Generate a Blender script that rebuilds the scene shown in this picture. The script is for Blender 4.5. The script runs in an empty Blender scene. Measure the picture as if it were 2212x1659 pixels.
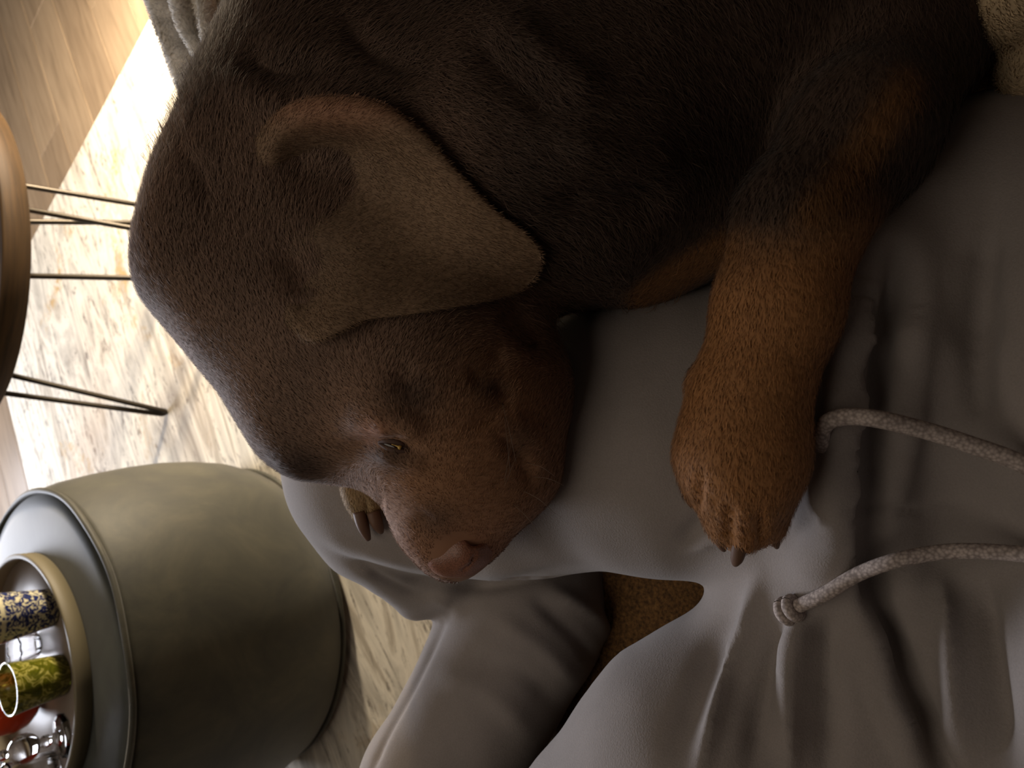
import bpy, math, random
import numpy as np
from mathutils import Vector, Matrix
from mathutils.bvhtree import BVHTree

random.seed(7); RNG = np.random.default_rng(7)
scene = bpy.context.scene
COL = scene.collection

# ------------------------------------------------------------------ camera
CAM = np.array([0.0, 0.0, 1.15])
PITCH = math.radians(52.0)
FPX = 1660.0
FWD = np.array([0, math.cos(PITCH), -math.sin(PITCH)])
DWN = np.array([0, -math.sin(PITCH), -math.cos(PITCH)])     # towards the right of the picture (phone was held sideways)
RGT = np.array([1.0, 0, 0])                                 # towards the top of the picture
cam_data = bpy.data.cameras.new('camera')
cam = bpy.data.objects.new('camera', cam_data); COL.objects.link(cam)
M = Matrix(((DWN[0], RGT[0], -FWD[0], CAM[0]), (DWN[1], RGT[1], -FWD[1], CAM[1]),
            (DWN[2], RGT[2], -FWD[2], CAM[2]), (0, 0, 0, 1)))
cam.matrix_world = M
cam_data.sensor_fit = 'HORIZONTAL'; cam_data.sensor_width = 36.0
cam_data.lens = 36.0 * FPX / 2212.0
cam_data.clip_start = 0.02; cam_data.clip_end = 50
cam_data.dof.use_dof = True; cam_data.dof.focus_distance = 0.58; cam_data.dof.aperture_fstop = 10
scene.camera = cam
# ------------------------------------------------------------------ world, lamps, exposure
W = bpy.data.worlds.new('world'); scene.world = W; W.use_nodes = True
W.node_tree.nodes['Background'].inputs[0].default_value = (1.0, 0.82, 0.66, 1)
W.node_tree.nodes['Background'].inputs[1].default_value = 0.035
def lamp(name, kind, loc, energy, color, **kw):
    l = bpy.data.lights.new(name, kind); l.energy = energy; l.color = color
    for k, v in kw.items():
        if k != 'target': setattr(l, k, v)
    o = bpy.data.objects.new(name, l); COL.objects.link(o); o.location = loc
    if 'target' in kw:
        d = Vector(kw['target']) - Vector(loc); o.rotation_euler = d.to_track_quat('-Z', 'Y').to_euler()
    return o
lamp('floor_lamp_light', 'SPOT', (1.36, 1.74, 0.56), 230, (1.0, 0.85, 0.64), shadow_soft_size=0.07, spot_size=math.radians(150), spot_blend=0.9, target=(0.35, 2.45, 0.1))
lamp('floor_lamp_glow', 'POINT', (1.36, 1.74, 0.60), 45, (1.0, 0.80, 0.56), shadow_soft_size=0.09)
lamp('television_light', 'AREA', (-1.0, 4.2, 1.05), 104, (0.86, 0.89, 1.0), shape='RECTANGLE', size=1.3, size_y=0.75, target=(-0.2, 0.5, 0.7))
lamp('overhead_fill', 'AREA', (-0.5, 1.1, 2.55), 10, (1.0, 0.87, 0.72), shape='DISK', size=2.0, target=(-0.5, 1.1, 0.4))  # added soft fill in place of light bounced off the ceiling
scene.view_settings.view_transform = 'Standard'; scene.view_settings.look = 'None'
scene.view_settings.gamma = 1.0; scene.view_settings.use_curve_mapping = False
scene.view_settings.exposure = 0.0

# ------------------------------------------------------------------ helpers
def ray(x, y):
    return FWD + ((829.5 - y) / FPX) * RGT + ((x - 1106.0) / FPX) * DWN
def P(x, y, s):                       # point seen at photograph pixel x, y at distance s in front of the lens
    return CAM + s * ray(x, y)
def PZ(x, y, z):                      # the same, on the level plane of height z
    d = ray(x, y); return CAM + d * ((z - CAM[2]) / d[2])
def project(V):
    d = V - CAM; s = d @ FWD
    return 1106.0 + FPX * (d @ DWN) / s, 829.5 - FPX * (d @ RGT) / s, s

def lin(r, g, b):
    f = lambda c: c / 12.92 if c <= 0.04045 else ((c + 0.055) / 1.055) ** 2.4
    return (f(r / 255), f(g / 255), f(b / 255), 1)

class NT:
    def __init__(s, name, rough=0.6, **kw):
        s.m = bpy.data.materials.new(name); s.m.use_nodes = True
        s.t = s.m.node_tree; s.b = s.t.nodes['Principled BSDF']
        s.b.inputs['Roughness'].default_value = rough
        for k, v in kw.items(): s.b.inputs[k.replace('_', ' ')].default_value = v
    def n(s, typ, **kw):
        nd = s.t.nodes.new(typ)
        for k, v in kw.items():
            if k in nd.inputs: nd.inputs[k].default_value = v
            else: setattr(nd, k, v)
        return nd
    def l(s, a, b): s.t.links.new(a, b)
    def coords(s, scale=(1, 1, 1), rot=(0, 0, 0), kind='Object'):
        tc = s.n('ShaderNodeTexCoord'); mp = s.n('ShaderNodeMapping')
        mp.inputs['Scale'].default_value = scale; mp.inputs['Rotation'].default_value = rot
        s.l(tc.outputs[kind], mp.inputs[0]); return mp.outputs[0]
    def noise(s, vec, scale, detail=4, rough=0.55, dist=0.0):
        n = s.n('ShaderNodeTexNoise'); n.inputs['Scale'].default_value = scale; n.inputs['Detail'].default_value = detail
        n.inputs['Roughness'].default_value = rough; n.inputs['Distortion'].default_value = dist
        s.l(vec, n.inputs['Vector']); return n.outputs['Fac']
    def ramp(s, fac, stops, interp='LINEAR'):
        r = s.n('ShaderNodeValToRGB'); cr = r.color_ramp; cr.interpolation = interp
        while len(cr.elements) < len(stops): cr.elements.new(0.5)
        for e, (p, c) in zip(cr.elements, stops): e.position = p; e.color = c
        s.l(fac, r.inputs[0]); return r.outputs[0]
    def mix(s, fac, a, b, mode='MIX'):
        m = s.n('ShaderNodeMixRGB', blend_type=mode)
        for i, v in ((0, fac), (1, a), (2, b)):
            if hasattr(v, 'links'): s.l(v, m.inputs[i])
            else: m.inputs[i].default_value = v
        return m.outputs[0]
    def base(s, sock): s.l(sock, s.b.inputs['Base Color'])
    def bump(s, h, strength=0.3, dist=0.002):
        b = s.n('ShaderNodeBump'); b.inputs['Strength'].default_value = strength; b.inputs['Distance'].default_value = dist
        s.l(h, b.inputs['Height']); s.l(b.outputs[0], s.b.inputs['Normal'])
K = (0, 0, 0, 1); Wt = (1, 1, 1, 1)

def mesh_obj(name, verts, faces, mat=None, parent=None, smooth=True):
    me = bpy.data.meshes.new(name)
    me.from_pydata([tuple(map(float, v)) for v in verts], [], [tuple(map(int, f)) for f in faces]); me.update()
    if smooth: me.shade_smooth()
    if mat: me.materials.append(mat)
    o = bpy.data.objects.new(name, me); COL.objects.link(o)
    if parent: o.parent = parent
    return o
def big_mesh(name, V, F, mat, parent=None, cols=None, tris=None, normals=None):
    """V verts, F quads, tris optional extra triangles (all numpy)"""
    me = bpy.data.meshes.new(name)
    nq = len(F); ntr = 0 if tris is None else len(tris)
    me.vertices.add(len(V)); me.vertices.foreach_set('co', np.ascontiguousarray(V, np.float32).ravel())
    loops = F.ravel() if ntr == 0 else np.concatenate([F.ravel(), tris.ravel()])
    me.loops.add(len(loops)); me.loops.foreach_set('vertex_index', loops.astype(np.int32))
    me.polygons.add(nq + ntr)
    st = np.concatenate([np.arange(nq) * 4, nq * 4 + np.arange(ntr) * 3]).astype(np.int32)
    me.polygons.foreach_set('loop_start', st)
    me.polygons.foreach_set('use_smooth', np.ones(nq + ntr, bool))
    me.update(calc_edges=True)
    if cols is not None:
        a = me.attributes.new('coat', 'FLOAT_COLOR', 'POINT')
        a.data.foreach_set('color', np.ascontiguousarray(cols, np.float32).ravel())
    if normals is not None:
        me.normals_split_custom_set_from_vertices(np.ascontiguousarray(normals, np.float32))
    me.materials.append(mat)
    o = bpy.data.objects.new(name, me); COL.objects.link(o)
    if parent: o.parent = parent
    return o
def empty(name, loc=(0, 0, 0)):
    o = bpy.data.objects.new(name, None); COL.objects.link(o); o.location = tuple(map(float, loc)); o.empty_display_size = 0.05
    o['_loc'] = 0; del o['_loc']
    return o
def tag(o, label=None, cat=None, group=None, kind=None):
    if label: o['label'] = label
    if cat: o['category'] = cat
    if group: o['group'] = group
    if kind: o['kind'] = kind
    return o
def under(root, o):                   # parent while keeping world-space vertices in place
    o.parent = root; o.matrix_parent_inverse = Matrix.Translation(-Vector(root.location)); return o

def box(name, lo, hi, mat, parent=None, bevel=0.0, seg=3):
    x0, y0, z0 = lo; x1, y1, z1 = hi
    v = [(x0, y0, z0), (x1, y0, z0), (x1, y1, z0), (x0, y1, z0), (x0, y0, z1), (x1, y0, z1), (x1, y1, z1), (x0, y1, z1)]
    f = [(0, 3, 2, 1), (4, 5, 6, 7), (0, 1, 5, 4), (1, 2, 6, 5), (2, 3, 7, 6), (3, 0, 4, 7)]
    o = mesh_obj(name, v, f, mat, None, smooth=bevel > 0)
    if bevel:
        b = o.modifiers.new('bevel', 'BEVEL'); b.width = bevel; b.segments = seg
    if parent: under(parent, o)
    return o
def lathe(name, prof, loc, mat, parent=None, seg=64, closed=True, wob=None):
    v = []; f = []; n = len(prof)
    for i in range(seg):
        a = 2 * math.pi * i / seg
        for j, (r, z) in enumerate(prof):
            rr = r * (1 + (wob(a, z) if wob else 0))
            v.append((loc[0] + rr * math.cos(a), loc[1] + rr * math.sin(a), loc[2] + z))
    for i in range(seg):
        k = (i + 1) % seg
        for j in range(n - 1): f.append((i * n + j, k * n + j, k * n + j + 1, i * n + j + 1))
    o = mesh_obj(name, v, f, mat)
    if parent: under(parent, o)
    return o
def catmull(pts, n=10):
    p = [np.array(q, float) for q in pts]; p = [2 * p[0] - p[1]] + p + [2 * p[-1] - p[-2]]; out = []
    for i in range(1, len(p) - 2):
        for k in range(n):
            t = k / n
            out.append(0.5 * (2 * p[i] + (p[i + 1] - p[i - 1]) * t + (2 * p[i - 1] - 5 * p[i] + 4 * p[i + 1] - p[i + 2]) * t * t
                              + (3 * p[i] - p[i - 1] - 3 * p[i + 1] + p[i + 2]) * t ** 3))
    out.append(p[-2]); return np.array(out)
def tube(name, pts, rad, mat, parent=None, seg=12, cap=True):
    pts = np.asarray(pts, float); n = len(pts)
    rad = np.full(n, rad) if np.isscalar(rad) else np.asarray(rad)
    T = np.gradient(pts, axis=0); T /= np.linalg.norm(T, axis=1)[:, None] + 1e-12
    up = np.array([0.13, 0.2, 1.0]);
    if abs(T[0] @ up) > 0.95 * np.linalg.norm(up): up = np.array([1.0, 0.1, 0])
    N = up - T[0] * (up @ T[0]); N /= np.linalg.norm(N)
    v = []; f = []
    for i in range(n):
        N = N - T[i] * (N @ T[i]); N /= np.linalg.norm(N); B = np.cross(T[i], N)
        for k in range(seg):
            a = 2 * math.pi * k / seg; v.append(pts[i] + rad[i] * (math.cos(a) * N + math.sin(a) * B))
    for i in range(n - 1):
        for k in range(seg):
            j = (k + 1) % seg; f.append((i * seg + k, i * seg + j, (i + 1) * seg + j, (i + 1) * seg + k))
    if cap:
        f.append(tuple(range(seg - 1, -1, -1))); f.append(tuple((n - 1) * seg + k for k in range(seg)))
    o = mesh_obj(name, v, f, mat)
    if parent: under(parent, o)
    return o

# ---- signed-distance modelling: blended tapered limbs, meshed with surface nets
class SDF:
    def __init__(s, h): s.h = h; s.p = []
    def cone(s, a, b, ra, rb, k=0.02, op='u'): s.p.append((np.array(a, float), np.array(b, float), ra, rb, k, op)); return s
    def ball(s, a, r, k=0.02, op='u'): return s.cone(a, a, r, r, k, op)
    def chain(s, pts, k=0.02):
        for (a, ra), (b, rb) in zip(pts[:-1], pts[1:]): s.cone(a, b, ra, rb, k)
        return s
    def mesh(s, smooth=3):
        h = s.h
        lo = np.min([np.minimum(a - ra, b - rb) for a, b, ra, rb, k, op in s.p if op == 'u'], axis=0) - 4 * h
        hi = np.max([np.maximum(a + ra, b + rb) for a, b, ra, rb, k, op in s.p if op == 'u'], axis=0) + 4 * h
        n = np.ceil((hi - lo) / h).astype(int) + 1
        F = np.full(n, 0.3, np.float32)
        ax = [lo[i] + h * np.arange(n[i]) for i in range(3)]
        for a, b, ra, rb, k, op in s.p:
            m = max(ra, rb) + 2 * k + 5 * h
            l0 = np.maximum(((np.minimum(a, b) - m - lo) / h).astype(int), 0); h0 = np.minimum(((np.maximum(a, b) + m - lo) / h).astype(int) + 2, n)
            sl = tuple(slice(l0[i], h0[i]) for i in range(3))
            X, Y, Z = np.meshgrid(*[ax[i][sl[i]] for i in range(3)], indexing='ij', sparse=True)
            d = b - a; L = d @ d
            if L < 1e-12:
                D = np.sqrt((X - a[0]) ** 2 + (Y - a[1]) ** 2 + (Z - a[2]) ** 2) - ra
            else:
                t = np.clip(((X - a[0]) * d[0] + (Y - a[1]) * d[1] + (Z - a[2]) * d[2]) / L, 0, 1)
                D = np.sqrt((X - a[0] - t * d[0]) ** 2 + (Y - a[1] - t * d[1]) ** 2 + (Z - a[2] - t * d[2]) ** 2) - (ra + (rb - ra) * t)
            G = F[sl]
            if op == 'u':
                q = np.clip(0.5 + 0.5 * (G - D) / k, 0, 1); F[sl] = (G * (1 - q) + D * q - k * q * (1 - q)).astype(np.float32)
            else:
                q = np.clip(0.5 - 0.5 * (G + D) / k, 0, 1); F[sl] = (G * (1 - q) - D * q + k * q * (1 - q)).astype(np.float32)
        V, Q = nets(F, lo, h)
        for _ in range(smooth): V = relax(V, Q, 0.5)
        return V, Q
def nets(F, lo, h):
    n = np.array(F.shape); S = F < 0
    c = np.zeros(n - 1, np.int8)
    for i in (0, 1):
        for j in (0, 1):
            for k in (0, 1): c += S[i:n[0] - 1 + i, j:n[1] - 1 + j, k:n[2] - 1 + k]
    act = (c > 0) & (c < 8); I = np.argwhere(act); idx = np.full(n - 1, -1, np.int32); idx[act] = np.arange(len(I))
    acc = np.zeros((len(I), 3)); cnt = np.zeros(len(I))
    offs = [(i, j, k) for i in (0, 1) for j in (0, 1) for k in (0, 1)]
    val = {o: F[I[:, 0] + o[0], I[:, 1] + o[1], I[:, 2] + o[2]] for o in offs}
    for o in offs:
        for a in range(3):
            if o[a] == 0:
                q = list(o); q[a] = 1; q = tuple(q); f0 = val[o]; f1 = val[q]; m = (f0 < 0) != (f1 < 0)
                t = f0[m] / (f0[m] - f1[m]); p = np.tile(np.array(o, float), (m.sum(), 1)); p[:, a] += t
                acc[m] += p; cnt[m] += 1
    V = lo + h * (I + acc / cnt[:, None])
    Q = []
    for a in range(3):
        b, c2 = (a + 1) % 3, (a + 2) % 3
        sl0 = [slice(1, -1)] * 3; sl1 = [slice(1, -1)] * 3; sl0[a] = slice(0, n[a] - 1); sl1[a] = slice(1, n[a])
        s0 = S[tuple(sl0)]; s1 = S[tuple(sl1)]
        for flip in (0, 1):
            E = np.argwhere((s0 & ~s1) if flip == 0 else (~s0 & s1))
            if len(E) == 0: continue
            off = np.ones(3, int); off[a] = 0; E = E + off
            def g(db, dc):
                q = E.copy(); q[:, b] += db; q[:, c2] += dc; return idx[q[:, 0], q[:, 1], q[:, 2]]
            quad = np.stack([g(-1, -1), g(0, -1), g(0, 0), g(-1, 0)], 1)
            Q.append(quad if flip == 0 else quad[:, ::-1])
    return V, np.concatenate(Q)
def relax(V, Q, w):
    s = np.zeros_like(V); c = np.zeros(len(V))
    for i in range(4):
        for j in ((i + 1) % 4, (i + 3) % 4):
            for ax in range(3): s[:, ax] += np.bincount(Q[:, i], V[Q[:, j], ax], len(V))
            c += np.bincount(Q[:, i], minlength=len(V))
    return V + w * (s / np.maximum(c, 1)[:, None] - V)
def vnormals(V, Q):
    fn = np.cross(V[Q[:, 2]] - V[Q[:, 0]], V[Q[:, 3]] - V[Q[:, 1]])
    N = np.zeros_like(V)
    for i in range(4):
        for ax in range(3): N[:, ax] += np.bincount(Q[:, i], fn[:, ax], len(V))
    return N / (np.linalg.norm(N, axis=1)[:, None] + 1e-12)
def pl_dist(x, y, pts):
    """distance in photograph pixels to a polyline, with the fraction along it"""
    best = np.full(len(x), 1e9); tt = np.zeros(len(x)); n = len(pts) - 1
    for i in range(n):
        (ax, ay), (bx, by) = pts[i], pts[i + 1]; dx, dy = bx - ax, by - ay
        t = np.clip(((x - ax) * dx + (y - ay) * dy) / (dx * dx + dy * dy), 0, 1)
        d = np.hypot(x - ax - t * dx, y - ay - t * dy); m = d < best
        best[m] = d[m]; tt[m] = (i + t[m]) / n
    return best, tt
def crease(V, Q, pts, amp, width, taper=True, face=0.0):
    N = vnormals(V, Q); x, y, s = project(V)
    vis = ((CAM - V) * N).sum(1) > face
    d, t = pl_dist(x, y, [tuple(q) for q in catmull(pts, 6)[:, :2]])
    g = np.exp(-(d / width) ** 2) * amp * vis
    if taper: g = g * np.clip(4 * np.minimum(t, 1 - t) + 0.12, 0, 1)
    return V + N * g[:, None]
def fnoise(p, scale, seed=0):
    r = np.random.default_rng(seed); out = np.zeros(len(p)); A = 0
    for o in range(9):
        k = r.normal(size=3); k /= np.linalg.norm(k); f = scale * (0.6 + 0.9 * r.random()); out += np.sin(p @ k * f + r.random() * 7) ; A += 0.5
    return out / 9 * 1.6

def fur(V, Q, N, density, length, width, flow, colf, lift=0.35, seed=1, keep=None):
    """short hair: one thin blade per hair rooted in the surface, combed along flow"""
    r = np.random.default_rng(seed)
    fn = np.cross(V[Q[:, 2]] - V[Q[:, 0]], V[Q[:, 3]] - V[Q[:, 1]]); A = np.linalg.norm(fn, axis=1) / 2
    if keep is not None: A = A * keep(V[Q].mean(1), fn / (2 * A[:, None] + 1e-12))
    n = int(A.sum() * density); f = np.searchsorted(np.cumsum(A), r.random(n) * A.sum()); f = np.minimum(f, len(Q) - 1)
    u = r.random(n)[:, None]; v = r.random(n)[:, None]; q = Q[f]
    bl = lambda X: (X[q[:, 0]] * (1 - u) * (1 - v) + X[q[:, 1]] * u * (1 - v) + X[q[:, 2]] * u * v + X[q[:, 3]] * (1 - u) * v)
    p = bl(V); nn = bl(N); nn /= np.linalg.norm(nn, axis=1)[:, None]
    d = flow(p); d = d + 0.22 * r.normal(size=d.shape) * np.linalg.norm(d, axis=1)[:, None]
    d = d - nn * (d * nn).sum(1)[:, None]; d /= np.linalg.norm(d, axis=1)[:, None] + 1e-9
    L = length(p) * (0.65 + 0.7 * r.random(n)); li = lift * (0.5 + r.random(n))
    dv = d + nn * li[:, None]; dv /= np.linalg.norm(dv, axis=1)[:, None]
    w = np.cross(d, nn) * (width * (0.6 + 0.8 * r.random(n)))[:, None] * 0.5
    mid = p + dv * (L * 0.55)[:, None]; tip = p + dv * L[:, None] - nn * (L * li * 0.35)[:, None]
    base = p - nn * 0.0008
    vv = np.stack([base - w, base + w, mid + w * 0.8, mid - w * 0.8, tip], 1).reshape(-1, 3)
    k = np.arange(n)[:, None] * 5
    fq = np.concatenate([k, k + 1, k + 2, k + 3], 1); ft = np.concatenate([k + 3, k + 2, k + 4], 1)
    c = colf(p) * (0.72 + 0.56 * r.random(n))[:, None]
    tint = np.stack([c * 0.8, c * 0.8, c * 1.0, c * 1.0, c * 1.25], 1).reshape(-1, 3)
    hn = nn[:, None, :] + 0.25 * d[:, None, :] * np.array([0, 0, 0, 0, 1.0])[None, :, None]
    hn = hn + 0.12 * r.normal(size=(n, 1, 3)); hn /= np.linalg.norm(hn, axis=2)[:, :, None]
    return vv, fq, ft, tint, hn.reshape(-1, 3)
def furry(name, V, Q, mat, parent, colf, strands):
    N = vnormals(V, Q); VV = [V]; QQ = [Q]; TT = []; CC = [colf(V)]; NN = [N]; off = len(V)
    for vv, fq, ft, tint, hn in strands:
        VV.append(vv); QQ.append(fq + off); TT.append(ft + off); CC.append(tint); NN.append(hn); off += len(vv)
    C = np.concatenate(CC); C = np.concatenate([C, np.ones((len(C), 1))], 1)
    o = big_mesh(name, np.concatenate(VV), np.concatenate(QQ), mat, None, C, np.concatenate(TT), np.concatenate(NN))
    return under(parent, o)
def flow_field(ctrl):
    c = np.array(ctrl, float)
    def f(p):
        x, y, s = project(p); out = np.zeros((len(p), 2)); wt = np.zeros(len(p))
        for a, b, dx, dy in c:
            w = 1 / ((x - a) ** 2 + (y - b) ** 2 + 900.0) ** 1.5; n = math.hypot(dx, dy)
            out[:, 0] += w * dx / n; out[:, 1] += w * dy / n; wt += w
        out /= wt[:, None]
        return out[:, :1] * DWN[None] - out[:, 1:] * RGT[None]
    return f
#BUILD
# ================================================================== setting
# floor boards run across the far side of the rug
E_ = np.array([-0.54, 0.84]); E_ /= np.linalg.norm(E_); P_ = np.array([E_[1], -E_[0]])
RB = np.array([1.10, 2.26])
def rp(p, e, z): q = RB + P_ * p + E_ * e; return (q[0], q[1], z)
m = NT('oak_laminate', 0.34)
vec = m.coords((1, 1, 1)); oi = m.n('ShaderNodeObjectInfo')
mp = m.n('ShaderNodeMapping'); mp.inputs['Rotation'].default_value = (0, 0, -math.atan2(P_[1], P_[0]))
m.l(vec, mp.inputs[0])
st = m.n('ShaderNodeVectorMath', operation='MULTIPLY'); st.inputs[1].default_value = (2.2, 26, 1); m.l(mp.outputs[0], st.inputs[0])
sh = m.n('ShaderNodeVectorMath', operation='ADD'); m.l(st.outputs[0], sh.inputs[0])
cx = m.n('ShaderNodeCombineXYZ'); mu = m.n('ShaderNodeMath', operation='MULTIPLY'); mu.inputs[1].default_value = 31
m.l(oi.outputs['Random'], mu.inputs[0]); m.l(mu.outputs[0], cx.inputs[0]); m.l(mu.outputs[0], cx.inputs[2]); m.l(cx.outputs[0], sh.inputs[1])
g = m.noise(sh.outputs[0], 1.6, 6, 0.6, 0.6)
c = m.ramp(g, [(0.25, lin(104, 88, 70)), (0.5, lin(142, 122, 100)), (0.75, lin(160, 140, 116))])
c = m.mix(0.35, c, m.ramp(oi.outputs['Random'], [(0, lin(112, 96, 80)), (1, lin(164, 144, 120))]))
m.base(c); m.bump(g, 0.12, 0.001)
WOOD_FLOOR = m.m
m = NT('subfloor', 0.9); m.b.inputs['Base Color'].default_value = lin(60, 48, 38); SUB = m.m
floor = tag(box('floor', (-3.2, -1.1, -0.06), (3.2, 4.8, -0.0125), SUB), kind='structure')
m = NT('wall_paint', 0.9); m.b.inputs['Base Color'].default_value = lin(70, 62, 54); PAINT = m.m
for nm, lo, hi in (('wall_left', (-3.3, -1.2, -0.06), (-3.2, 4.9, 2.6)), ('wall_right', (3.2, -1.2, -0.06), (3.3, 4.9, 2.6)), ('wall_front', (-3.2, 4.8, -0.06), (3.2, 4.9, 2.6)),
                   ('wall_back', (-3.2, -1.2, -0.06), (3.2, -1.1, 2.6)), ('ceiling', (-3.3, -1.2, 2.6), (3.3, 4.9, 2.7))):
    tag(box(nm, lo, hi, PAINT), kind='structure')
def prism(name, quad, z0, z1, mat, parent, bev=0.0):
    v = [(q[0], q[1], z0) for q in quad] + [(q[0], q[1], z1) for q in quad]
    f = [(3, 2, 1, 0), (4, 5, 6, 7), (0, 1, 5, 4), (1, 2, 6, 5), (2, 3, 7, 6), (3, 0, 4, 7)]
    o = mesh_obj(name, v, f, mat, None, smooth=False)
    if bev: b = o.modifiers.new('bevel', 'BEVEL'); b.width = bev; b.segments = 2
    if parent: under(parent, o)
    return o
pw, plen = 0.19, 1.28
for i in range(-16, 24):
    e0 = -0.3 + i * pw; off = (i * 0.47) % plen
    for j in range(-5, 4):
        p0 = j * plen - off
        if -1.3 < e0 and e0 + pw < 1.55 and p0 > -3.25 and p0 + plen < -0.05: continue          # wholly under the rug
        c0 = rp(p0 + plen / 2, e0 + pw / 2, 0)
        if abs(c0[0]) > 3.0 or not (-0.9 < c0[1] < 4.6): continue
        g_ = 0.0012
        q = [rp(p0 + g_, e0 + g_, 0), rp(p0 + plen - g_, e0 + g_, 0), rp(p0 + plen - g_, e0 + pw - g_, 0), rp(p0 + g_, e0 + pw - g_, 0)]
        prism('plank', q, -0.0125, 0.0, WOOD_FLOOR, floor, 0.0012)
# rug
m = NT('rug_pattern', 0.85)
mpv = m.coords((1, 1, 1), (0, 0, -math.atan2(P_[1], P_[0])))
wv = m.n('ShaderNodeVectorMath', operation='MULTIPLY'); wv.inputs[1].default_value = (1.1, 5.5, 1); m.l(mpv, wv.inputs[0])
n1 = m.noise(wv.outputs[0], 1.5, 7, 0.62, 1.2)
n2 = m.noise(mpv, 3.0, 6, 0.6, 0.8)
n3 = m.noise(mpv, 42.0, 4, 0.65, 0.2)
n4 = m.noise(mpv, 1.3, 3, 0.5, 0.4)
n5 = m.noise(wv.outputs[0], 4.2, 6, 0.7, 2.0)
basec = m.ramp(n1, [(0.30, lin(150, 142, 130)), (0.46, lin(205, 198, 184)), (0.53, lin(226, 218, 202)), (0.62, lin(178, 168, 152))])
grey = m.ramp(n5, [(0.54, K), (0.60, Wt)])
basec = m.mix(m.mix(1.0, grey, m.ramp(n3, [(0.36, K), (0.56, Wt)]), 'MULTIPLY'), basec, lin(134, 126, 116))
gold = m.mix(1.0, m.ramp(n2, [(0.57, K), (0.67, Wt)]), m.ramp(n3, [(0.40, K), (0.60, Wt)]), 'MULTIPLY')
basec = m.mix(gold, basec, lin(186, 154, 104))
basec = m.mix(m.ramp(n4, [(0.55, K), (0.75, (0.4, 0.4, 0.4, 1))]), basec, lin(168, 128, 88))
m.base(basec); m.bump(n3, 0.25, 0.002); RUG = m.m
rug = prism('area_rug', [rp(-3.3, -1.35, 0), rp(0, -1.35, 0), rp(0, 1.57, 0), rp(-3.3, 1.57, 0)], 0.0, 0.007, RUG, None, 0.003)
tag(rug, 'pale distressed area rug with grey and gold veins under the pouf', 'rug')

# ================================================================== coffee table on hairpin legs
m = NT('walnut_edge', 0.62); v_ = m.coords((3, 3, 60)); g = m.noise(v_, 2.0, 5, 0.6, 0.5)
m.base(m.ramp(g, [(0.3, lin(38, 27, 15)), (0.6, lin(58, 42, 24)), (0.8, lin(68, 51, 31))])); m.bump(g, 0.1, 0.001); m.b.inputs['Specular IOR Level'].default_value = 0.15; RIMW = m.m
m = NT('table_wood', 0.28); v_ = m.coords((1.5, 22, 1), (0, 0, 0.5)); g = m.noise(v_, 1.7, 6, 0.6, 1.0)
m.base(m.ramp(g, [(0.3, lin(84, 62, 42)), (0.6, lin(116, 90, 64)), (0.8, lin(130, 106, 80))])); TOPW = m.m
m = NT('black_steel', 0.42, Metallic=0.7); m.b.inputs['Base Color'].default_value = lin(62, 56, 48); STEEL = m.m
TZ = 0.45; TC = np.array([0.32, 2.48]); TR = 0.45
table = empty('coffee_table', (TC[0], TC[1], 0.007))
tag(table, 'round wooden coffee table with raised lip on thin black hairpin legs', 'table')
lathe('rim', [(TR - 0.022, -0.022), (TR - 0.022, 0.018), (TR - 0.019, 0.021), (TR - 0.003, 0.021), (TR, 0.018), (TR, -0.036), (TR - 0.003, -0.039), (TR - 0.022, -0.039), (TR - 0.022, -0.022)], (TC[0], TC[1], TZ), RIMW, table, 160)
lathe('tabletop', [(0.0005, -0.004), (0.2, -0.004), (TR - 0.0225, -0.004), (TR - 0.0225, -0.036), (0.2, -0.036), (0.0005, -0.036)], (TC[0], TC[1], TZ), TOPW, table, 128)
def hairpin(ta, tb, fa, fb):
    r = 0.0072; ta = np.array(ta); tb = np.array(tb); fa = np.array(fa); fb = np.array(fb)
    bot = (fa + fb) / 2; bot = np.array([bot[0], bot[1], 0.007 + r])
    pts = [ta, ta + (fa - ta) * 0.5, ta + (fa - ta) * 0.95, fa * 0.75 + bot * 0.25 + [0, 0, -0.004], bot, fb * 0.75 + bot * 0.25 + [0, 0, -0.004], tb + (fb - tb) * 0.95, tb + (fb - tb) * 0.5, tb]
    return tube('hairpin_leg', catmull(pts, 6), r, STEEL, table, 10)
ZT = TZ - 0.037
def lift_z(p, z): p = np.array(p); p[2] = z; return p
f1 = PZ(357, 890, 0.012)
hairpin(lift_z(PZ(-30, 798, ZT), ZT), lift_z(PZ(-30, 844, ZT), ZT), lift_z(f1 + [0.004, -0.006, 0], 0.022), lift_z(f1 + [-0.006, 0.006, 0], 0.022))
fb_ = PZ(470, 604, 0.022); fd_ = PZ(470, 526, 0.022)
hairpin(PZ(10, 595, ZT), PZ(10, 444, ZT), fb_, fd_)
fa_ = PZ(380, 456, 0.022); fc_ = PZ(380, 482, 0.022)
hairpin(PZ(-10, 391, ZT), PZ(-10, 478, ZT), fa_, fc_)

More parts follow.
